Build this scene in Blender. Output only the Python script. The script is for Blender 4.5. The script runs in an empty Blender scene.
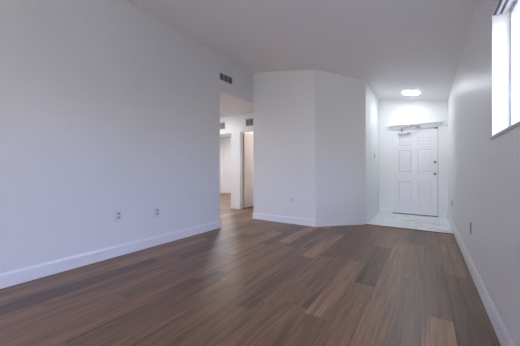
import bpy, bmesh, math
from mathutils import Vector

# ------------------------------------------------------------------ camera
SC = bpy.context.scene
COL = SC.collection
F_PX, YAW, HORIZON, EYE = 248.88, 0.5912, 170.53, 1.055
cam_data = bpy.data.cameras.new('camera')
cam_data.sensor_fit = 'HORIZONTAL'
cam_data.sensor_width = 36.0
cam_data.lens = F_PX * 36.0 / 520.0
cam_data.shift_y = (HORIZON - 173.0) / 520.0
cam_data.clip_start = 0.02
cam = bpy.data.objects.new('camera', cam_data)
cam.location = (0, 0, EYE)
cam.rotation_euler = (math.pi / 2, 0, YAW)
COL.objects.link(cam)
SC.camera = cam

# ------------------------------------------------------------------ world, lamps, exposure
SKY_STRENGTH = 13.6
LAMP_STRENGTH = 51.0
HALL_FILL, BEDROOM_FILL, BATH_FILL = 108.0, 155.0, 118.0  # unseen fill lamps added to brighten the hall and side rooms
SC.view_settings.view_transform = 'Standard'
SC.view_settings.look = 'None'
SC.view_settings.gamma = 1.0
SC.view_settings.use_curve_mapping = False
SC.view_settings.exposure = 0.0
world = bpy.data.worlds.new('daylight')
SC.world = world
world.use_nodes = True
wn, wl = world.node_tree.nodes, world.node_tree.links
wn.clear()
w_out = wn.new('ShaderNodeOutputWorld')
w_bg = wn.new('ShaderNodeBackground')
w_co = wn.new('ShaderNodeTexCoord')
w_sep = wn.new('ShaderNodeSeparateXYZ')
w_mr = wn.new('ShaderNodeMapRange')
w_mr.inputs[1].default_value = -1.0
w_mr.inputs[2].default_value = 1.0
w_cr = wn.new('ShaderNodeValToRGB')
e = w_cr.color_ramp.elements
e[0].position, e[0].color = 0.47, (0.85, 0.80, 0.75, 1)
e[1].position, e[1].color = 0.52, (0.88, 0.87, 0.86, 1)
k = w_cr.color_ramp.elements.new(0.60)
k.color = (0.66, 0.81, 1.42, 1)
k = w_cr.color_ramp.elements.new(1.0)
k.color = (0.45, 0.62, 1.2, 1)
wl.new(w_co.outputs['Generated'], w_sep.inputs[0])
wl.new(w_sep.outputs[2], w_mr.inputs[0])
wl.new(w_mr.outputs[0], w_cr.inputs[0])
wl.new(w_cr.outputs[0], w_bg.inputs[0])
w_bg.inputs[1].default_value = SKY_STRENGTH
wl.new(w_bg.outputs[0], w_out.inputs[0])

# ------------------------------------------------------------------ plan of the place (metres)
XL, XR = -3.168, 0.383          # faces of the long side walls
Y_REAR = -4.6                  # wall behind the camera
Y_OPEN = 3.395                  # end of the left wall, start of the hall opening
Y_A = 4.459                     # wall facing the room
BX = -1.744
CX, CY = -1.003, 5.220
Y_B = 6.853                     # entry door wall
Y_H, T = 5.33, 0.125            # hall wall and general wall thickness
Z_OPEN, Z_HALL, Z_HEAD = 2.54, 2.585, 2.12
BB_H, BB_T = 0.135, 0.014


def zc(x):
    return 2.832 - 0.1698 * (x + 1.003)


WIN_Y0, WIN_Y1, WIN_Z0, WIN_Z1 = 0.98, 2.388, 1.2965, 2.165
SLD_X0, SLD_X1, SLD_Z1 = -2.05, 0.27, 2.30


# ------------------------------------------------------------------ materials
def mat(name, color, rough=0.5, metal=0.0, spec=0.5):
    m = bpy.data.materials.new(name)
    m.use_nodes = True
    b = m.node_tree.nodes['Principled BSDF']
    b.inputs['Base Color'].default_value = (*color, 1)
    b.inputs['Roughness'].default_value = rough
    b.inputs['Metallic'].default_value = metal
    b.inputs['Specular IOR Level'].default_value = spec
    return m


def textured(m, scale, amount, bump=0.0, dist=0.001):
    """a faint mottling of the base colour plus a roller-texture bump"""
    nt = m.node_tree
    N, L = nt.nodes, nt.links
    b = N['Principled BSDF']
    base = tuple(b.inputs['Base Color'].default_value)
    co = N.new('ShaderNodeTexCoord')
    no = N.new('ShaderNodeTexNoise')
    no.inputs['Scale'].default_value = scale
    no.inputs['Detail'].default_value = 4
    L.new(co.outputs['Object'], no.inputs['Vector'])
    mx = N.new('ShaderNodeMix')
    mx.data_type = 'RGBA'
    mx.inputs[6].default_value = tuple(c * (1 - amount) for c in base[:3]) + (1,)
    mx.inputs[7].default_value = tuple(min(1, c * (1 + amount)) for c in base[:3]) + (1,)
    L.new(no.outputs['Fac'], mx.inputs[0])
    L.new(mx.outputs[2], b.inputs['Base Color'])
    if bump:
        fine = N.new('ShaderNodeTexNoise')
        fine.inputs['Scale'].default_value = 180
        L.new(co.outputs['Object'], fine.inputs['Vector'])
        bp = N.new('ShaderNodeBump')
        bp.inputs['Strength'].default_value = bump
        bp.inputs['Distance'].default_value = dist
        L.new(fine.outputs['Fac'], bp.inputs['Height'])
        L.new(bp.outputs[0], b.inputs['Normal'])
    return m


M_WALL = textured(mat('wall_paint', (0.815, 0.823, 0.818), 0.42, spec=0.5), 1.3, 0.012, 0.05)
M_CEIL = textured(mat('ceiling_paint', (0.905, 0.89, 0.895), 0.6), 1.3, 0.012, 0.08)
M_TRIM = textured(mat('trim_enamel', (0.85, 0.855, 0.865), 0.34), 3, 0.01)
M_DOOR = textured(mat('door_enamel', (0.80, 0.80, 0.82), 0.4), 3, 0.01)
M_HALLDOOR = textured(mat('hall_door_paint', (0.80, 0.70, 0.63), 0.45), 3, 0.01)
M_PLATE = textured(mat('white_plastic', (0.78, 0.78, 0.80), 0.35), 20, 0.01)
M_SOCKET = textured(mat('grey_plastic', (0.56, 0.56, 0.59), 0.4), 20, 0.02)
M_PLATEGREY = textured(mat('brushed_grey_plate', (0.22, 0.21, 0.21), 0.4, 0.3), 30, 0.03)
M_DARK = textured(mat('dark_void', (0.03, 0.03, 0.035), 0.8), 20, 0.05)
M_SLAT = textured(mat('vent_metal', (0.50, 0.50, 0.51), 0.5), 20, 0.03)
M_STEEL = textured(mat('closer_metal', (0.30, 0.30, 0.32), 0.35, 0.6), 20, 0.03)
M_CLOSER = textured(mat('closer_cover', (0.56, 0.57, 0.60), 0.4, 0.2), 20, 0.02)
M_BRASS = textured(mat('brass', (0.42, 0.32, 0.17), 0.32, 1.0), 20, 0.03)
M_PEWTER = textured(mat('pewter', (0.20, 0.21, 0.23), 0.35, 0.7), 20, 0.03)
M_SWEEP = textured(mat('door_sweep_rubber', (0.16, 0.155, 0.16), 0.6), 20, 0.05)
M_STRIP = textured(mat('transition_strip_wood', (0.15, 0.105, 0.085), 0.5), 20, 0.08)
M_GROUND = textured(mat('added_dark_ground', (0.16, 0.17, 0.13), 0.9), 4, 0.3)
M_SKYBLOCK = textured(mat('sky_block_wall', (0.22, 0.20, 0.17), 0.9), 4, 0.2)
M_SILL = textured(mat('shaded_grey_sill', (0.42, 0.40, 0.39), 0.35), 8, 0.12)  # shade on the sill edge is put into this grey
M_LITREVEAL = textured(mat('lit_reveal_white', (0.92, 0.92, 0.90), 0.5), 20, 0.01)
M_BLINDSHADE = textured(mat('blind_shade', (0.16, 0.155, 0.15), 0.6), 20, 0.05)
M_BLIND = textured(mat('blind_vinyl', (0.84, 0.83, 0.80), 0.5), 20, 0.01)
M_VINYL = textured(mat('window_vinyl', (0.84, 0.84, 0.85), 0.4), 20, 0.01)


def lamp_mat(name, color, strength):
    m = mat(name, (0.9, 0.9, 0.9), 0.4)
    b = m.node_tree.nodes['Principled BSDF']
    b.inputs['Emission Color'].default_value = (*color, 1)
    b.inputs['Emission Strength'].default_value = strength
    return m


M_LED = lamp_mat('led_diffuser', (0.83, 0.89, 0.97), LAMP_STRENGTH)
M_FILLHALL = lamp_mat('hall_fill_diffuser', (0.96, 0.955, 1.0), HALL_FILL)
M_FILLBED = lamp_mat('bedroom_fill_diffuser', (1.0, 0.94, 0.98), BEDROOM_FILL)
M_FILLBATH = lamp_mat('bath_fill_diffuser', (1.0, 0.93, 0.90), BATH_FILL)


def glass_mat():
    m = bpy.data.materials.new('clear_glass')
    m.use_nodes = True
    N, L = m.node_tree.nodes, m.node_tree.links
    N.clear()
    out = N.new('ShaderNodeOutputMaterial')
    mix = N.new('ShaderNodeMixShader')
    tr = N.new('ShaderNodeBsdfTransparent')
    gl = N.new('ShaderNodeBsdfGlossy')
    gl.inputs['Roughness'].default_value = 0.02
    mix.inputs[0].default_value = 0.05
    L.new(tr.outputs[0], mix.inputs[1])
    L.new(gl.outputs[0], mix.inputs[2])
    L.new(mix.outputs[0], out.inputs[0])
    return m


M_GLASS = glass_mat()


def math_node(N, L, op, a, b=None, c=None):
    n = N.new('ShaderNodeMath')
    n.operation = op
    for i, v in enumerate((a, b, c)):
        if v is None:
            continue
        if isinstance(v, (int, float)):
            n.inputs[i].default_value = v
        else:
            L.new(v, n.inputs[i])
    return n.outputs[0]


def plank_mat():
    PW, PL = 0.182, 1.32
    m = mat('vinyl_planks', (0.2, 0.15, 0.12), 0.4, spec=0.8)
    N, L = m.node_tree.nodes, m.node_tree.links
    b = N['Principled BSDF']
    co = N.new('ShaderNodeTexCoord')
    sp = N.new('ShaderNodeSeparateXYZ')
    L.new(co.outputs['Object'], sp.inputs[0])
    x = math_node(N, L, 'DIVIDE', math_node(N, L, 'ADD', sp.outputs[0], 20.05), PW)
    row = math_node(N, L, 'FLOOR', x)
    fx = math_node(N, L, 'FRACT', x)
    wr = N.new('ShaderNodeTexWhiteNoise')
    wr.noise_dimensions = '1D'
    L.new(row, wr.inputs['W'])
    y = math_node(N, L, 'ADD', math_node(N, L, 'DIVIDE', math_node(N, L, 'ADD', sp.outputs[1], 20.0), PL), math_node(N, L, 'MULTIPLY', wr.outputs['Value'], 7.0))
    col = math_node(N, L, 'FLOOR', y)
    fy = math_node(N, L, 'FRACT', y)
    cb = N.new('ShaderNodeCombineXYZ')
    L.new(row, cb.inputs[0])
    L.new(col, cb.inputs[1])
    wp = N.new('ShaderNodeTexWhiteNoise')
    wp.noise_dimensions = '2D'
    L.new(cb.outputs[0], wp.inputs['Vector'])
    tone = N.new('ShaderNodeValToRGB')
    el = tone.color_ramp.elements
    el[0].position, el[0].color = 0.0, (0.105, 0.056, 0.029, 1)
    el[1].position, el[1].color = 1.0, (0.36, 0.195, 0.098, 1)
    for pos, c in ((0.25, (0.170, 0.090, 0.044)), (0.6, (0.205, 0.108, 0.052)), (0.88, (0.245, 0.130, 0.062))):
        q = el.new(pos)
        q.color = (*c, 1)
    L.new(wp.outputs['Value'], tone.inputs[0])
    # grain: noise stretched along the plank, shifted per plank
    gv = N.new('ShaderNodeCombineXYZ')
    shift = math_node(N, L, 'MULTIPLY', wp.outputs['Value'], 37.0)
    L.new(math_node(N, L, 'ADD', math_node(N, L, 'MULTIPLY', sp.outputs[0], 42.0), shift), gv.inputs[0])
    L.new(math_node(N, L, 'MULTIPLY', sp.outputs[1], 2.0), gv.inputs[1])
    L.new(shift, gv.inputs[2])
    gr = N.new('ShaderNodeTexNoise')
    gr.inputs['Scale'].default_value = 1.0
    gr.inputs['Detail'].default_value = 6
    gr.inputs['Roughness'].default_value = 0.62
    gr.inputs['Distortion'].default_value = 0.5
    L.new(gv.outputs[0], gr.inputs['Vector'])
    gc = N.new('ShaderNodeValToRGB')
    ge = gc.color_ramp.elements
    ge[0].position, ge[0].color = 0.32, (0.60, 0.58, 0.57, 1)
    ge[1].position, ge[1].color = 0.68, (1.30, 1.30, 1.30, 1)
    L.new(gr.outputs['Fac'], gc.inputs[0])
    sv = N.new('ShaderNodeCombineXYZ')
    L.new(math_node(N, L, 'ADD', math_node(N, L, 'MULTIPLY', sp.outputs[0], 15.0), shift), sv.inputs[0])
    L.new(math_node(N, L, 'MULTIPLY', sp.outputs[1], 0.9), sv.inputs[1])
    L.new(shift, sv.inputs[2])
    st_ = N.new('ShaderNodeTexNoise')
    st_.inputs['Scale'].default_value = 1.0
    st_.inputs['Detail'].default_value = 3
    st_.inputs['Distortion'].default_value = 0.7
    L.new(sv.outputs[0], st_.inputs['Vector'])
    sc_ = N.new('ShaderNodeValToRGB')
    se = sc_.color_ramp.elements
    se[0].position, se[0].color = 0.30, (0.58, 0.54, 0.53, 1)
    se[1].position, se[1].color = 0.66, (1.15, 1.13, 1.12, 1)
    q = se.new(0.46)
    q.color = (0.97, 0.96, 0.96, 1)
    L.new(st_.outputs['Fac'], sc_.inputs[0])
    m0 = N.new('ShaderNodeMix')
    m0.data_type = 'RGBA'
    m0.blend_type = 'MULTIPLY'
    m0.inputs[0].default_value = 1.0
    L.new(tone.outputs[0], m0.inputs[6])
    L.new(sc_.outputs[0], m0.inputs[7])
    mu = N.new('ShaderNodeMix')
    mu.data_type = 'RGBA'
    mu.blend_type = 'MULTIPLY'
    mu.inputs[0].default_value = 1.0
    L.new(m0.outputs[2], mu.inputs[6])
    L.new(gc.outputs[0], mu.inputs[7])
    # bevelled joints between planks
    ex = math_node(N, L, 'MULTIPLY', math_node(N, L, 'MINIMUM', fx, math_node(N, L, 'SUBTRACT', 1.0, fx)), PW)
    ey = math_node(N, L, 'MULTIPLY', math_node(N, L, 'MINIMUM', fy, math_node(N, L, 'SUBTRACT', 1.0, fy)), PL)
    edge = math_node(N, L, 'MINIMUM', ex, ey)
    seam = N.new('ShaderNodeMapRange')
    seam.inputs[1].default_value, seam.inputs[2].default_value = 0.0006, 0.0026
    seam.inputs[3].default_value, seam.inputs[4].default_value = 0.45, 1.0
    L.new(edge, seam.inputs[0])
    m2 = N.new('ShaderNodeMix')
    m2.data_type = 'RGBA'
    m2.blend_type = 'MULTIPLY'
    m2.inputs[0].default_value = 1.0
    L.new(mu.outputs[2], m2.inputs[6])
    L.new(seam.outputs[0], m2.inputs[7])
    L.new(m2.outputs[2], b.inputs['Base Color'])
    rr = N.new('ShaderNodeMapRange')
    rr.inputs[3].default_value, rr.inputs[4].default_value = 0.34, 0.46
    L.new(gr.outputs['Fac'], rr.inputs[0])
    L.new(rr.outputs[0], b.inputs['Roughness'])
    bp = N.new('ShaderNodeBump')
    bp.inputs['Strength'].default_value = 0.25
    bp.inputs['Distance'].default_value = 0.002
    L.new(seam.outputs[0], bp.inputs['Height'])
    L.new(bp.outputs[0], b.inputs['Normal'])
    return m


def tile_mat():
    TW = 0.46
    m = mat('marble_tile', (0.7, 0.7, 0.68), 0.3)
    N, L = m.node_tree.nodes, m.node_tree.links
    b = N['Principled BSDF']
    co = N.new('ShaderNodeTexCoord')
    sp = N.new('ShaderNodeSeparateXYZ')
    L.new(co.outputs['Object'], sp.inputs[0])
    fx = math_node(N, L, 'FRACT', math_node(N, L, 'DIVIDE', math_node(N, L, 'ADD', sp.outputs[0], 20.12), TW))
    fy = math_node(N, L, 'FRACT', math_node(N, L, 'DIVIDE', math_node(N, L, 'ADD', sp.outputs[1], 20.30), TW))
    ex = math_node(N, L, 'MINIMUM', fx, math_node(N, L, 'SUBTRACT', 1.0, fx))
    ey = math_node(N, L, 'MINIMUM', fy, math_node(N, L, 'SUBTRACT', 1.0, fy))
    edge = math_node(N, L, 'MULTIPLY', math_node(N, L, 'MINIMUM', ex, ey), TW)
    no = N.new('ShaderNodeTexNoise')
    no.inputs['Scale'].default_value = 3.2
    no.inputs['Detail'].default_value = 6
    no.inputs['Distortion'].default_value = 1.4
    L.new(co.outputs['Object'], no.inputs['Vector'])
    cr = N.new('ShaderNodeValToRGB')
    el = cr.color_ramp.elements
    el[0].position, el[0].color = 0.30, (0.60, 0.61, 0.59, 1)
    el[1].position, el[1].color = 0.66, (0.93, 0.93, 0.91, 1)
    q = el.new(0.5)
    q.color = (0.88, 0.885, 0.865, 1)
    L.new(no.outputs['Fac'], cr.inputs[0])
    gm = N.new('ShaderNodeMapRange')
    gm.inputs[1].default_value, gm.inputs[2].default_value = 0.002, 0.004
    gm.inputs[3].default_value, gm.inputs[4].default_value = 0.82, 1.0
    L.new(edge, gm.inputs[0])
    mu = N.new('ShaderNodeMix')
    mu.data_type = 'RGBA'
    mu.blend_type = 'MULTIPLY'
    mu.inputs[0].default_value = 1.0
    L.new(cr.outputs[0], mu.inputs[6])
    L.new(gm.outputs[0], mu.inputs[7])
    L.new(mu.outputs[2], b.inputs['Base Color'])
    return m


M_PLANK = plank_mat()
M_TILE = tile_mat()


# ------------------------------------------------------------------ geometry helpers
def link(name, bm, material, parent=None, smooth=False):
    bmesh.ops.recalc_face_normals(bm, faces=bm.faces[:])
    me = bpy.data.meshes.new(name)
    bm.to_mesh(me)
    bm.free()
    me.materials.append(material)
    if smooth:
        for p in me.polygons:
            p.use_smooth = True
    o = bpy.data.objects.new(name, me)
    COL.objects.link(o)
    if parent is not None:
        o.parent = parent
    return o


def box(bm, x0, x1, y0, y1, z0, z1, bevel=0.0):
    vs = [bm.verts.new((x, y, z)) for z in (z0, z1) for y in (y0, y1) for x in (x0, x1)]
    fs = [bm.faces.new([vs[i] for i in f]) for f in ((0, 2, 3, 1), (4, 5, 7, 6), (0, 1, 5, 4), (2, 6, 7, 3), (0, 4, 6, 2), (1, 3, 7, 5))]
    if bevel:
        es = list({ed for f in fs for ed in f.edges})
        bmesh.ops.bevel(bm, geom=es, offset=bevel, segments=2, affect='EDGES', profile=0.5)


def prism(bm, pts, z0, top):
    """vertical prism over a plan polygon; top is a number or a function of x"""
    lo = [bm.verts.new((x, y, z0)) for x, y in pts]
    hi = [bm.verts.new((x, y, top(x) if callable(top) else top)) for x, y in pts]
    n = len(pts)
    bm.faces.new(lo[::-1])
    bm.faces.new(hi)
    for i in range(n):
        bm.faces.new((lo[i], lo[(i + 1) % n], hi[(i + 1) % n], hi[i]))


def disc(bm, c, axis, prof, seg=32):
    """lathe: prof is a list of (radius, distance along axis)"""
    ax = Vector(axis).normalized()
    u = ax.orthogonal().normalized()
    v = ax.cross(u)
    rings = []
    for r, h in prof:
        rings.append([bm.verts.new(Vector(c) + ax * h + (u * math.cos(2 * math.pi * i / seg) + v * math.sin(2 * math.pi * i / seg)) * max(r, 1e-4)) for i in range(seg)])
    for a, b in zip(rings, rings[1:]):
        for i in range(seg):
            bm.faces.new((a[i], a[(i + 1) % seg], b[(i + 1) % seg], b[i]))
    bm.faces.new(rings[0][::-1])
    bm.faces.new(rings[-1])


def struct(name, bm, material, parent=None, label=None, cat=None):
    o = link(name, bm, material, parent)
    if parent is None:
        o['kind'] = 'structure'
        if label:
            o['label'] = label
        if cat:
            o['category'] = cat
    return o


def empty(name, loc, rotz, label, cat, group=None, kind=None):
    o = bpy.data.objects.new(name, None)
    o.empty_display_size = 0.05
    o.location = loc
    o.rotation_euler = (0, 0, rotz)
    COL.objects.link(o)
    o['label'] = label
    o['category'] = cat
    if group:
        o['group'] = group
    if kind:
        o['kind'] = kind
    return o


def polywall(name, pts, z0, top, label):
    bm = bmesh.new()
    prism(bm, pts, z0, top)
    return struct(name, bm, M_WALL, label=label, cat='wall')


def rect(x0, x1, y0, y1):
    return [(x0, y0), (x1, y0), (x1, y1), (x0, y1)]


ZT = lambda x: zc(x) + 0.03

# ------------------------------------------------------------------ the setting
bm = bmesh.new()
box(bm, -8.1, XR + 0.2, Y_REAR - 0.2, 9.0, -0.10, 0.0)
struct('floor', bm, M_PLANK, label='brown wood plank floor running through the empty room', cat='floor')

bm = bmesh.new()
box(bm, CX - 0.01, XR + 0.01, CY - 0.005, Y_B + 0.02, -0.02, 0.007)
struct('floor_entry', bm, M_TILE, label='pale marble tile floor in front of the entry door', cat='floor')

bm = bmesh.new()
prism(bm, [(CX, CY - 0.035), (XR, CY - 0.035), (XR, CY + 0.0), (CX, CY + 0.0)], -0.01, 0.009)
struct('trim_1', bm, M_STRIP, label='thin brown strip between wood planks and marble tile', cat='trim')

bm = bmesh.new()
box(bm, XR + 0.6, 60, -40, 60, -0.6, -0.3)  # added ground, dims light thrown up onto the left wall
struct('ground', bm, M_GROUND, label='unseen dark ground added outside the right window to dim light from below', cat='ground')

bm = bmesh.new()
box(bm, 3.2, 3.4, -25, 30, -0.5, 2.15)  # added wall, hides the low sky from the left wall
struct('wall_sky_block', bm, M_SKYBLOCK, label='unseen wall added outside the right window to block low sky light', cat='wall')

# sloping ceiling of the room and entry
bm = bmesh.new()
x0, x1, y0, y1 = XL - T, XR + 0.2, Y_REAR - 0.2, Y_B + 0.2
lo = [bm.verts.new((x, y, zc(x))) for x, y in rect(x0, x1, y0, y1)]
hi = [bm.verts.new((x, y, zc(x) + 0.12)) for x, y in rect(x0, x1, y0, y1)]
bm.faces.new(lo)
bm.faces.new(hi[::-1])
for i in range(4):
    bm.faces.new((lo[i], lo[(i + 1) % 4], hi[(i + 1) % 4], hi[i]))
struct('ceiling', bm, M_CEIL, label='sloping off white ceiling over room and entry', cat='ceiling')

bm = bmesh.new()
box(bm, -8.1, XL - T, 3.2, 9.0, Z_HALL, Z_HALL + 0.1)
box(bm, XL - T, XL, Y_A, Y_H, Z_HALL, Z_HALL + 0.1)
box(bm, XL - T, XL + 0.25, Y_H, 9.0, Z_HALL, Z_HALL + 0.1)
struct('ceiling_hall', bm, M_CEIL, label='flat lower ceiling in the side hall', cat='ceiling')

# left wall with its header over the hall opening: one continuous surface
bm = bmesh.new()
prism(bm, rect(XL - T, XL, Y_REAR - T, Y_OPEN), 0, ZT)
prism(bm, rect(XL - T, XL, Y_OPEN, Y_A + 0.0), Z_OPEN, ZT)
prism(bm, rect(XL - T, XL, Y_A, Y_H), Z_HALL + 0.02, ZT)
bmesh.ops.remove_doubles(bm, verts=bm.verts[:], dist=1e-5)
struct('wall_left', bm, M_WALL, label='long white left wall ending at the hall opening', cat='wall')

k = T * math.tan(math.radians(22.5))
polywall('wall_front', [(XL, Y_A), (BX, Y_A), (BX - k, Y_A + T), (XL, Y_A + T)], 0, ZT, 'white wall facing the room beside the hall opening')
polywall('wall_diagonal', [(BX, Y_A), (CX, CY), (CX - T, CY + k), (BX - k, Y_A + T)], 0, ZT, 'angled white wall between hall and entry')
polywall('wall_entry_left', [(CX, CY), (CX, Y_B), (CX - T, Y_B), (CX - T, CY + k)], 0, ZT, 'short white wall on the left of the entry')

# entry wall with door opening
DX0, DX1, DZ = -0.728, 0.232, 2.045
bm = bmesh.new()
prism(bm, rect(CX - T, DX0, Y_B, Y_B + T), 0, ZT)
prism(bm, rect(DX1, XR + T, Y_B, Y_B + T), 0, ZT)
prism(bm, rect(DX0, DX1, Y_B, Y_B + T), DZ, ZT)
bmesh.ops.remove_doubles(bm, verts=bm.verts[:], dist=1e-5)
struct('wall_entry', bm, M_WALL, label='white wall around the entry door', cat='wall')

# right wall with window opening
RT = 0.17
bm = bmesh.new()
for y0, y1, z0, z1 in ((Y_REAR - T, WIN_Y0, 0, None), (WIN_Y1, Y_B, 0, None), (WIN_Y0, WIN_Y1, 0, WIN_Z0), (WIN_Y0, WIN_Y1, WIN_Z1, None)):
    prism(bm, rect(XR, XR + RT, y0, y1), z0, ZT if z1 is None else z1)
bmesh.ops.remove_doubles(bm, verts=bm.verts[:], dist=1e-5)
struct('wall_right', bm, M_WALL, label='long white right wall with the high window', cat='wall')

# rear wall with an opening for the added sliding glass door
bm = bmesh.new()
prism(bm, rect(XL, SLD_X0, Y_REAR - T, Y_REAR), 0, ZT)
prism(bm, rect(SLD_X1, XR, Y_REAR - T, Y_REAR), 0, ZT)
prism(bm, rect(SLD_X0, SLD_X1, Y_REAR - T, Y_REAR), SLD_Z1, ZT)
bmesh.ops.remove_doubles(bm, verts=bm.verts[:], dist=1e-5)
struct('wall_rear', bm, M_WALL, label='white wall behind the viewer around the added glass door', cat='wall')

# hall and the rooms beyond
LD0, LD1 = -5.42, -4.535        # left hall doorway
RD0, RD1 = -4.25, -3.43         # right hall doorway
bm = bmesh.new()
for x0, x1, z0 in ((-8.0, LD0, 0), (LD1, RD0, 0), (RD1, XL + 0.2, 0), (LD0, LD1, Z_HEAD), (RD0, RD1, Z_HEAD)):
    prism(bm, rect(x0, x1, Y_H, Y_H + T), z0, Z_HALL)
bmesh.ops.remove_doubles(bm, verts=bm.verts[:], dist=1e-5)
struct('wall_hall', bm, M_WALL, label='white hall wall with two doorways', cat='wall')
polywall('wall_hall_near', rect(-8.0, XL - T, Y_OPEN - T, Y_OPEN), 0, Z_HALL, 'near side wall of the hall')
polywall('wall_hall_end', rect(-8.1, -8.0, Y_OPEN - T, 9.0), 0, Z_HALL, 'far end wall of the hall and bedroom')
polywall('wall_hall_right', rect(XL, XL + T, Y_A + T, Y_H), 0, Z_HALL + 0.6, 'short hall side wall behind the front wall')
polywall('wall_bedroom', rect(-8.0, XL, 8.75, 8.85), 0, Z_HALL, 'pale wall seen through the left hall doorway')
polywall('wall_divider', rect(-4.44, -4.33, Y_H + T, 8.75), 0, Z_HALL, 'wall between the two rooms off the hall')
polywall('wall_bath', rect(XL + 0.1, XL + 0.2, Y_H + T, 8.75), 0, Z_HALL, 'side wall of the right room off the hall')


# baseboards: bevelled-top boards following plan polylines
def baseboard(name, path, closed_ends, label, side=1):
    """board of BB_T thickness on the left of the path direction (times side), mitred"""
    prof = [(0, 0), (BB_T, 0), (BB_T, BB_H - 0.022), (BB_T * 0.62, BB_H - 0.010), (BB_T * 0.45, BB_H), (0, BB_H)]
    P = [Vector(p) for p in path]
    n = len(P)
    offs = []
    for i in range(n):
        ds = []
        if i > 0:
            ds.append((P[i] - P[i - 1]).normalized())
        if i < n - 1:
            ds.append((P[i + 1] - P[i]).normalized())
        ns = [Vector((-d.y, d.x)) * side for d in ds]
        m = sum(ns, Vector((0, 0))).normalized()
        offs.append(m / m.dot(ns[0]))
    bm = bmesh.new()
    rings = [[bm.verts.new((p.x + o.x * t, p.y + o.y * t, z + 0.0005)) for t, z in prof] for p, o in zip(P, offs)]
    m = len(prof)
    for a, b in zip(rings, rings[1:]):
        for j in range(m):
            bm.faces.new((a[j], a[(j + 1) % m], b[(j + 1) % m], b[j]))
    bm.faces.new(rings[0][::-1])
    bm.faces.new(rings[-1])
    return struct(name, bm, M_TRIM, label=label, cat='baseboard')


baseboard('baseboard_left', [(XL, Y_REAR), (XL, Y_OPEN), (XL - T, Y_OPEN)], 0, 'white baseboard along the left wall', -1)
baseboard('baseboard_front', [(XL, Y_H), (XL, Y_A), (BX, Y_A), (CX, CY), (CX, Y_B), (DX0 - 0.012, Y_B)], 0, 'white baseboard along front wall, angled wall and entry', -1)
baseboard('baseboard_right', [(XR, Y_REAR), (XR, Y_B), (DX1 + 0.012, Y_B)], 0, 'white baseboard along the right wall', 1)
baseboard('baseboard_hall', [(LD1, Y_H + T), (LD1, Y_H), (RD0, Y_H), (RD0, Y_H + T * 0.4)], 0, 'white baseboard on the pier between the hall doorways', -1)
baseboard('baseboard_bedroom', [(-8.0, 8.75), (-4.44, 8.75)], 0, 'white baseboard of the room behind the left hall doorway', -1)

# casings round the hall doorways (thin jamb lining)
for i, (x0, x1, txt) in enumerate(((LD0, LD1, 'left'), (RD0, RD1, 'right'))):
    bm = bmesh.new()
    j = 0.016
    for a, b, z0, z1 in ((x0, x0 + j, 0, Z_HEAD), (x1 - j, x1, 0, Z_HEAD), (x0 + j, x1 - j, Z_HEAD - j, Z_HEAD)):
        box(bm, a, b, Y_H - 0.006, Y_H + T + 0.006, z0 + (0.001 if z0 == 0 else 0), z1)
    struct('trim_%d' % (2 + i), bm, M_TRIM, label='white jamb lining of the %s hall doorway' % txt, cat='trim')

# ------------------------------------------------------------------ entry door
door = empty('door_1', (0, Y_B, 0), 0, 'white six panel entry door with brass knob', 'door', kind='structure')
bm = bmesh.new()
jw = 0.024
for a, b, z0, z1 in ((DX0, DX0 + jw, 0.007, DZ), (DX1 - jw, DX1, 0.007, DZ), (DX0 + jw, DX1 - jw, DZ - 0.012, DZ)):
    box(bm, a, b, -0.008, T - 0.01, z0, z1, 0.002)
link('frame', bm, M_TRIM, door)

SX0, SX1, SZ0, SZ1 = DX0 + jw + 0.0005, DX1 - jw - 0.007, 0.024, 2.0325
SY0, SY1 = 0.012, 0.056
W = SX1 - SX0
st, mu_ = 0.118, 0.108
pw = (W - 2 * st - mu_) / 2
xs = [SX0, SX0 + st, SX0 + st + pw, SX0 + st + pw + mu_, SX1 - st, SX1]
zs = [SZ0, 0.275, 0.800, 1.005, 1.535, 1.625, 1.822, SZ1]
bm = bmesh.new()
gv = [[bm.verts.new((x, SY0, z)) for x in xs] for z in zs]
panels = []
for r in range(len(zs) - 1):
    for c in range(len(xs) - 1):
        f = bm.faces.new((gv[r][c], gv[r][c + 1], gv[r + 1][c + 1], gv[r + 1][c]))
        if r in (1, 3, 5) and c in (1, 3):
            panels.append(f)
back = [bm.verts.new((x, SY1, z)) for x, z in ((SX0, SZ0), (SX1, SZ0), (SX1, SZ1), (SX0, SZ1))]
bm.faces.new(back[::-1])
ring = [gv[0][c] for c in range(len(xs))], [gv[r][-1] for r in range(len(zs))], [gv[-1][c] for c in range(len(xs))][::-1], [gv[r][0] for r in range(len(zs))][::-1]
for i, side in enumerate(ring):
    bm.faces.new(list(side) + [back[(i + 1) % 4], back[i]])
bm.normal_update()
for f in panels:
    sgn = 1 if f.normal.y < 0 else -1
    bmesh.ops.inset_individual(bm, faces=[f], thickness=0.016, depth=-0.012 * sgn)
    bmesh.ops.inset_individual(bm, faces=[f], thickness=0.012, depth=0.0)
    bmesh.ops.inset_individual(bm, faces=[f], thickness=0.020, depth=0.008 * sgn)
link('door_panel', bm, M_DOOR, door)

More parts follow.
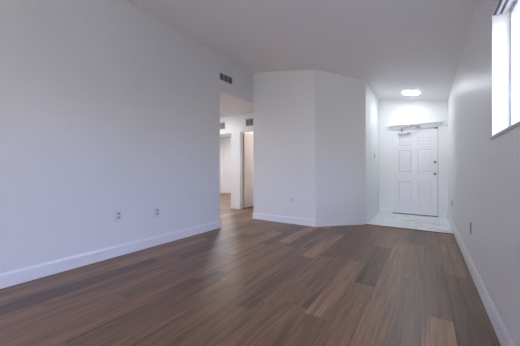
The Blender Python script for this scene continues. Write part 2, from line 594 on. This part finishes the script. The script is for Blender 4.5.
KX = SX1 - 0.052
bm = bmesh.new()
disc(bm, (KX, SY0, 0.985), (0, -1, 0), [(0.032, -0.002), (0.033, 0.006), (0.026, 0.010), (0.011, 0.014), (0.010, 0.034), (0.022, 0.038), (0.029, 0.050), (0.027, 0.062), (0.015, 0.069), (0.0, 0.070)])
knob = link('knob', bm, M_BRASS, door, True)
knob['label'] = 'round brass door knob'
bm = bmesh.new()
disc(bm, (KX, SY0, 1.247), (0, -1, 0), [(0.029, -0.002), (0.030, 0.012), (0.024, 0.017), (0.0, 0.018)])
db = link('deadbolt', bm, M_PEWTER, door, True)
db['label'] = 'grey round deadbolt'
bm = bmesh.new()
box(bm, KX - 0.006, KX + 0.006, SY0 - 0.034, SY0 - 0.016, 1.228, 1.266, 0.002)
link('thumb_turn', bm, M_PEWTER, db)
bm = bmesh.new()
box(bm, SX0, SX1, SY0 - 0.010, SY0 + 0.002, 0.010, 0.032, 0.002)
sw = link('door_sweep', bm, M_SWEEP, door)
sw['label'] = 'dark rubber sweep under the door'
bm = bmesh.new()
box(bm, SX1 + 0.0002, SX1 + 0.0068, SY0 + 0.001, SY1, 0.010, SZ1)
link('weather_strip', bm, M_SWEEP, door)
bm = bmesh.new()
box(bm, DX0 + jw, DX1 - jw, 0.0, T - 0.01, 0.006, 0.0095)
link('threshold', bm, M_CLOSER, door)
for z in (0.22, 1.02, 1.83):
    bm = bmesh.new()
    disc(bm, (SX0 - 0.001, SY0 - 0.004, z - 0.045), (0, 0, 1), [(0.006, 0), (0.006, 0.09)], 12)
    link('hinge', bm, M_DOOR, door)
# closer: cover, spindle, two arm bars, shoe on the head trim
bm = bmesh.new()
box(bm, -0.588, -0.318, SY0 - 0.052, SY0 - 0.001, 1.912, 1.972, 0.008)
clo = link('door_closer', bm, M_CLOSER, door)
clo['label'] = 'grey box of the door closer'


def bar(bm, p, q, w, h):
    p, q = Vector(p), Vector(q)
    d = (q - p).normalized()
    s = d.cross(Vector((0, 0, 1))).normalized() * w / 2
    u = Vector((0, 0, h / 2))
    v = [bm.verts.new(a + i * s + j * u) for a in (p, q) for i, j in ((-1, -1), (1, -1), (1, 1), (-1, 1))]
    for f in ((0, 1, 2, 3), (7, 6, 5, 4), (0, 4, 5, 1), (1, 5, 6, 2), (2, 6, 7, 3), (3, 7, 4, 0)):
        bm.faces.new([v[i] for i in f])


bm = bmesh.new()
disc(bm, (-0.50, SY0 - 0.03, 1.968), (0, 0, 1), [(0.013, 0), (0.013, 0.095), (0.018, 0.095), (0.018, 0.11)], 16)
bar(bm, (-0.50, SY0 - 0.03, 2.062), (-0.30, SY0 - 0.185, 2.062), 0.026, 0.012)
bar(bm, (-0.30, SY0 - 0.185, 2.070), (-0.17, SY0 - 0.075, 2.070), 0.022, 0.012)
disc(bm, (-0.30, SY0 - 0.185, 2.052), (0, 0, 1), [(0.013, 0), (0.013, 0.028)], 16)
box(bm, -0.215, -0.125, SY0 - 0.085, SY0 - 0.045, 2.050, 2.082, 0.003)
link('closer_arm', bm, M_STEEL, clo)
# alarm contact at the top corner
bm = bmesh.new()
box(bm, SX1 - 0.062, SX1 - 0.004, SY0 - 0.030, SY0 - 0.001, 2.000, 2.028, 0.004)
sn = link('contact_switch', bm, M_SWEEP, door)
sn['label'] = 'small dark block at the top corner of the door'

# flared crown over the door
bm = bmesh.new()
secs = [(-0.725, 0.232, 0.022, 2.040), (-0.728, 0.235, 0.026, 2.050), (-0.742, 0.248, 0.044, 2.082), (-0.762, 0.266, 0.070, 2.122), (-0.785, 0.286, 0.088, 2.128), (-0.787, 0.288, 0.090, 2.131), (-0.787, 0.288, 0.090, 2.140)]
rings = [[bm.verts.new(p) for p in ((a, Y_B + 0.001, z), (a, Y_B - d, z), (b, Y_B - d, z), (b, Y_B + 0.001, z))] for a, b, d, z in secs]
for a, b in zip(rings, rings[1:]):
    for i in range(4):
        bm.faces.new((a[i], a[(i + 1) % 4], b[(i + 1) % 4], b[i]))
bm.faces.new(rings[0])
bm.faces.new(rings[-1][::-1])
struct('trim_4', bm, M_TRIM, label='white flared crown moulding above the entry door', cat='trim')

# ------------------------------------------------------------------ hall door, open against the room wall
hd = empty('door_2', (RD0 + 0.018, Y_H + T + 0.008, 0), math.radians(-1.5), 'beige hall door standing open in the right hall doorway', 'door', kind='structure')
bm = bmesh.new()
box(bm, 0.0, 0.038, 0.012, 0.775, 0.022, 2.098, 0.002)
link('door_leaf', bm, M_HALLDOOR, hd)
for z in (0.28, 1.05, 1.86):
    bm = bmesh.new()
    disc(bm, (0.042, 0.008, z - 0.045), (0, 0, 1), [(0.007, 0), (0.007, 0.09)], 12)
    link('hinge', bm, M_TRIM, hd)
for s in (0.038, 0.0):
    bm = bmesh.new()
    d = 1 if s else -1
    disc(bm, (s, 0.71, 0.97), (d, 0, 0), [(0.03, -0.001), (0.03, 0.006), (0.011, 0.010), (0.011, 0.03), (0.026, 0.036), (0.026, 0.052), (0.0, 0.060)], 20)
    link('knob', bm, M_BRASS, hd, True)

# ------------------------------------------------------------------ high window in the right wall
win = empty('window_1', (XR, 0, 0), 0, 'high bright window in the right wall', 'window', kind='structure')
FD0, FD1 = 0.090, 0.160
bm = bmesh.new()
fw = 0.045
for y0, y1, z0, z1 in ((WIN_Y0, WIN_Y0 + fw, WIN_Z0, WIN_Z1), (WIN_Y1 - fw, WIN_Y1, WIN_Z0, WIN_Z1), (WIN_Y0 + fw, WIN_Y1 - fw, WIN_Z0, WIN_Z0 + fw), (WIN_Y0 + fw, WIN_Y1 - fw, WIN_Z1 - fw, WIN_Z1)):
    box(bm, FD0, FD1, y0, y1, z0, z1, 0.004)
ym = (WIN_Y0 + WIN_Y1) / 2
box(bm, FD0 + 0.008, FD1 - 0.008, ym - 0.03, ym + 0.03, WIN_Z0 + fw, WIN_Z1 - fw, 0.004)
link('window_frame', bm, M_VINYL, win)
for y0, y1 in ((WIN_Y0 + fw, ym - 0.03), (ym + 0.03, WIN_Y1 - fw)):
    bm = bmesh.new()
    box(bm, 0.126, 0.132, y0 - 0.004, y1 + 0.004, WIN_Z0 + fw - 0.004, WIN_Z1 - fw + 0.004)
    link('pane', bm, M_GLASS, win)
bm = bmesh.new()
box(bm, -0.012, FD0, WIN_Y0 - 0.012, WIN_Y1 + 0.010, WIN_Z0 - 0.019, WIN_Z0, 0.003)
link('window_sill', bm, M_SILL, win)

bl = empty('window_blind', (XR, 0, WIN_Z1), 0, 'white blind headrail with strips coloured dark as shaded gaps at the top of the right window', 'blind')
by0, by1 = WIN_Y0 + 0.012, WIN_Y1 - 0.008
bm = bmesh.new()
box(bm, 0.004, 0.068, by0, by1, -0.012, -0.001, 0.002)
link('headrail', bm, M_BLIND, bl)
for x0, x1 in ((0.004, 0.017), (0.034, 0.048)):  # dark strips colour in the shaded gaps of the blind
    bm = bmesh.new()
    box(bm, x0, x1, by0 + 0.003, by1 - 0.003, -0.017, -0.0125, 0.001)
    link('shade_strip', bm, M_BLINDSHADE, bl)
for x0, x1 in ((0.018, 0.033), (0.049, 0.068)):
    bm = bmesh.new()
    box(bm, x0, x1, by0, by1, -0.026, -0.0125, 0.002)
    link('channel_lip', bm, M_BLIND, bl)
# sides of the window recess, their daylight glare put into a paler colour
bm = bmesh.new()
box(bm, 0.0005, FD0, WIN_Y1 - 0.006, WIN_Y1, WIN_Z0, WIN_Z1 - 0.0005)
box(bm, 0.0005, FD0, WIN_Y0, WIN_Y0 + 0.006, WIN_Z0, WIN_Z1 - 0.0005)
link('lit_reveal', bm, M_LITREVEAL, win)

# ------------------------------------------------------------------ sliding glass door added behind the viewer, sized to daylight the room
sl = empty('door_3', (0, Y_REAR, 0), 0, 'unseen sliding glass door added behind the viewer for daylight', 'door', kind='structure')
bm = bmesh.new()
f = 0.05
for x0, x1, z0, z1 in ((SLD_X0, SLD_X0 + f, 0.001, SLD_Z1), (SLD_X1 - f, SLD_X1, 0.001, SLD_Z1), (SLD_X0 + f, SLD_X1 - f, 0.001, f), (SLD_X0 + f, SLD_X1 - f, SLD_Z1 - f, SLD_Z1)):
    box(bm, x0, x1, -0.10, -0.03, z0, z1, 0.004)
xm = (SLD_X0 + SLD_X1) / 2
box(bm, xm - 0.04, xm + 0.04, -0.095, -0.035, f, SLD_Z1 - f, 0.004)
link('door_frame', bm, M_VINYL, sl)
for x0, x1 in ((SLD_X0 + f, xm - 0.04), (xm + 0.04, SLD_X1 - f)):
    bm = bmesh.new()
    box(bm, x0 - 0.005, x1 + 0.005, -0.068, -0.062, f - 0.005, SLD_Z1 - f + 0.005)
    link('pane', bm, M_GLASS, sl)


# ------------------------------------------------------------------ wall plates (built facing local -Y, base on the wall plane)
def outlet(loc, rotz, label, plate_m, group='duplex wall outlets', k=1.0):
    t = empty('wall_outlet', loc, rotz, label, 'outlet', group)
    t.scale = (k, 1, k)
    bm = bmesh.new()
    box(bm, -0.037, 0.037, -0.006, -0.0003, -0.060, 0.060, 0.002)
    link('plate', bm, plate_m, t)
    for s in (-1, 1):
        bm = bmesh.new()
        box(bm, -0.017, 0.017, -0.0085, -0.004, s * 0.0205 - 0.0145, s * 0.0205 + 0.0145, 0.003)
        rc = link('receptacle', bm, M_SOCKET, t)
        bm = bmesh.new()
        for dx in (-0.0065, 0.0065):
            box(bm, dx - 0.0014, dx + 0.0014, -0.0093, -0.0084, s * 0.0205 - 0.002, s * 0.0205 + 0.008)
        disc(bm, (0, -0.0084, s * 0.0205 - 0.008), (0, -1, 0), [(0.0028, 0), (0.0028, 0.0009)], 10)
        link('slots', bm, M_DARK, rc)
    bm = bmesh.new()
    disc(bm, (0, -0.0055, 0), (0, -1, 0), [(0.0035, 0), (0.0035, 0.0012), (0.0, 0.0016)], 12)
    link('screw', bm, M_SOCKET, t)
    return t


def switch(loc, rotz, label, plate_m, toggle_m):
    t = empty('light_switch', loc, rotz, label, 'light switch', 'wall light switches')
    bm = bmesh.new()
    box(bm, -0.037, 0.037, -0.006, -0.0003, -0.060, 0.060, 0.002)
    link('plate', bm, plate_m, t)
    bm = bmesh.new()
    vs = [bm.verts.new(p) for p in ((-0.006, -0.005, -0.012), (0.006, -0.005, -0.012), (0.006, -0.005, 0.012), (-0.006, -0.005, 0.012), (-0.0045, -0.018, 0.004), (0.0045, -0.018, 0.004), (0.0045, -0.016, 0.012), (-0.0045, -0.016, 0.012))]
    for q in ((0, 1, 2, 3), (4, 5, 6, 7), (0, 1, 5, 4), (1, 2, 6, 5), (2, 3, 7, 6), (3, 0, 4, 7)):
        bm.faces.new([vs[i] for i in q])
    link('toggle', bm, toggle_m, t)
    for z in (-0.03, 0.03):
        bm = bmesh.new()
        disc(bm, (0, -0.0055, z), (0, -1, 0), [(0.003, 0), (0.003, 0.0012), (0.0, 0.0016)], 12)
        link('screw', bm, toggle_m, t)
    return t


R90 = math.pi / 2
FACE_PX, FACE_NX = R90, -R90        # rotations that turn local -Y to world +X / -X
outlet((XL, 1.580, 0.500), FACE_PX, 'white outlet low on the left wall, farther from the hall opening', M_PLATE, k=1.2)
outlet((XL, 2.110, 0.470), FACE_PX, 'white outlet low on the left wall, nearer the hall opening', M_PLATE, k=1.2)
outlet((-2.229, Y_A, 0.470), 0, 'white outlet low on the wall facing the room beside the hall opening', M_PLATE)
outlet((XR, 3.407, 0.451), FACE_NX, 'dark grey outlet low on the right wall, nearer the window', M_PLATEGREY)
outlet((XR, 5.800, 0.453), FACE_NX, 'grey outlet low on the right wall next to the marble tile', M_PLATEGREY)
switch((-2.967, Y_A, 1.278), 0, 'white light switch on the front wall beside the hall opening', M_PLATE, M_PLATE)
switch((CX, 6.217, 1.385), FACE_PX, 'grey light switch on the entry side wall left of the door', M_SOCKET, M_PLATEGREY)
switch((XR, 6.560, 1.268), FACE_NX, 'white light switch on the right wall beside the entry door', M_PLATE, M_SOCKET)


# ------------------------------------------------------------------ air vents
def vent(loc, rotz, w, h, cols, nlou, label, frame_m):
    t = empty('air_vent', loc, rotz, label, 'air vent', 'wall air vents')
    b = 0.018
    bm = bmesh.new()
    box(bm, -w / 2, w / 2, -0.002, -0.0003, -h / 2, h / 2)
    link('backing', bm, M_DARK, t)
    bm = bmesh.new()
    for x0, x1, z0, z1 in ((-w / 2 - b, w / 2 + b, h / 2, h / 2 + b), (-w / 2 - b, w / 2 + b, -h / 2 - b, -h / 2), (-w / 2 - b, -w / 2, -h / 2, h / 2), (w / 2, w / 2 + b, -h / 2, h / 2)):
        box(bm, x0, x1, -0.010, -0.0003, z0, z1, 0.0015)
    link('frame', bm, frame_m, t)
    for c in range(1, cols):
        x = -w / 2 + w * c / cols
        bm = bmesh.new()
        box(bm, x - 0.005, x + 0.005, -0.011, -0.002, -h / 2, h / 2)
        link('divider', bm, M_SLAT, t)
    bm = bmesh.new()
    for i in range(nlou):
        z = -h / 2 + h * (i + 0.5) / nlou
        v = [bm.verts.new(p) for x in (-w / 2, w / 2) for p in ((x, -0.010, z - 0.005), (x, -0.0025, z + 0.004), (x, -0.0025, z + 0.0055), (x, -0.010, z - 0.0035))]
        for q in ((0, 1, 2, 3), (7, 6, 5, 4), (0, 4, 5, 1), (1, 5, 6, 2), (2, 6, 7, 3), (3, 7, 4, 0)):
            bm.faces.new([v[j] for j in q])
    link('louvers', bm, M_SLAT, t)
    return t


vent((XL, 3.556, 2.797), FACE_PX, 0.345, 0.125, 3, 6, 'grey air vent high on the left wall above the hall opening', M_WALL)
vent((-4.93, Y_H, 2.335), 0, 0.29, 0.16, 2, 7, 'grey air vent above the left hall doorway', M_SLAT)
vent((-3.91, Y_H, 2.335), 0, 0.22, 0.16, 2, 7, 'dark air vent above the right hall doorway', M_SLAT)


# ------------------------------------------------------------------ ceiling lights
def ceiling_light(loc, r, tilt, m, label, ring_m):
    t = empty('ceiling_light', loc, 0, label, 'ceiling light', 'round ceiling lights')
    t.rotation_euler = (0, tilt, 0)
    bm = bmesh.new()
    disc(bm, (0, 0, 0.001), (0, 0, -1), [(r * 1.10, 0), (r * 1.10, 0.007), (r * 1.06, 0.010), (r * 0.98, 0.010)], 48)
    link('trim_ring', bm, ring_m, t)
    bm = bmesh.new()
    disc(bm, (0, 0, -0.008), (0, 0, -1), [(r, 0), (r, 0.006), (r * 0.97, 0.011), (r * 0.6, 0.015), (0, 0.016)], 48)
    link('diffuser', bm, m, t, True)
    return t


SL = math.atan(0.1698)
LX, LY = -0.28, 6.16
ceiling_light((LX, LY, zc(LX)), 0.158, SL, M_LED, 'round glowing ceiling light over the entry', M_TRIM)
ceiling_light((-5.6, 4.05, Z_HALL), 0.22, 0, M_FILLHALL, 'unseen round fill light added in the side hall', M_TRIM)  # added out of view to brighten the hall
ceiling_light((-6.2, 7.30, Z_HALL), 0.20, 0, M_FILLBED, 'unseen round fill light added in the room behind the left hall doorway', M_TRIM)  # added out of view in place of bedroom daylight
ceiling_light((-3.65, 6.50, Z_HALL), 0.12, 0, M_FILLBATH, 'unseen round fill light added in the room behind the right hall doorway', M_TRIM)  # added out of view to light the open door warmly
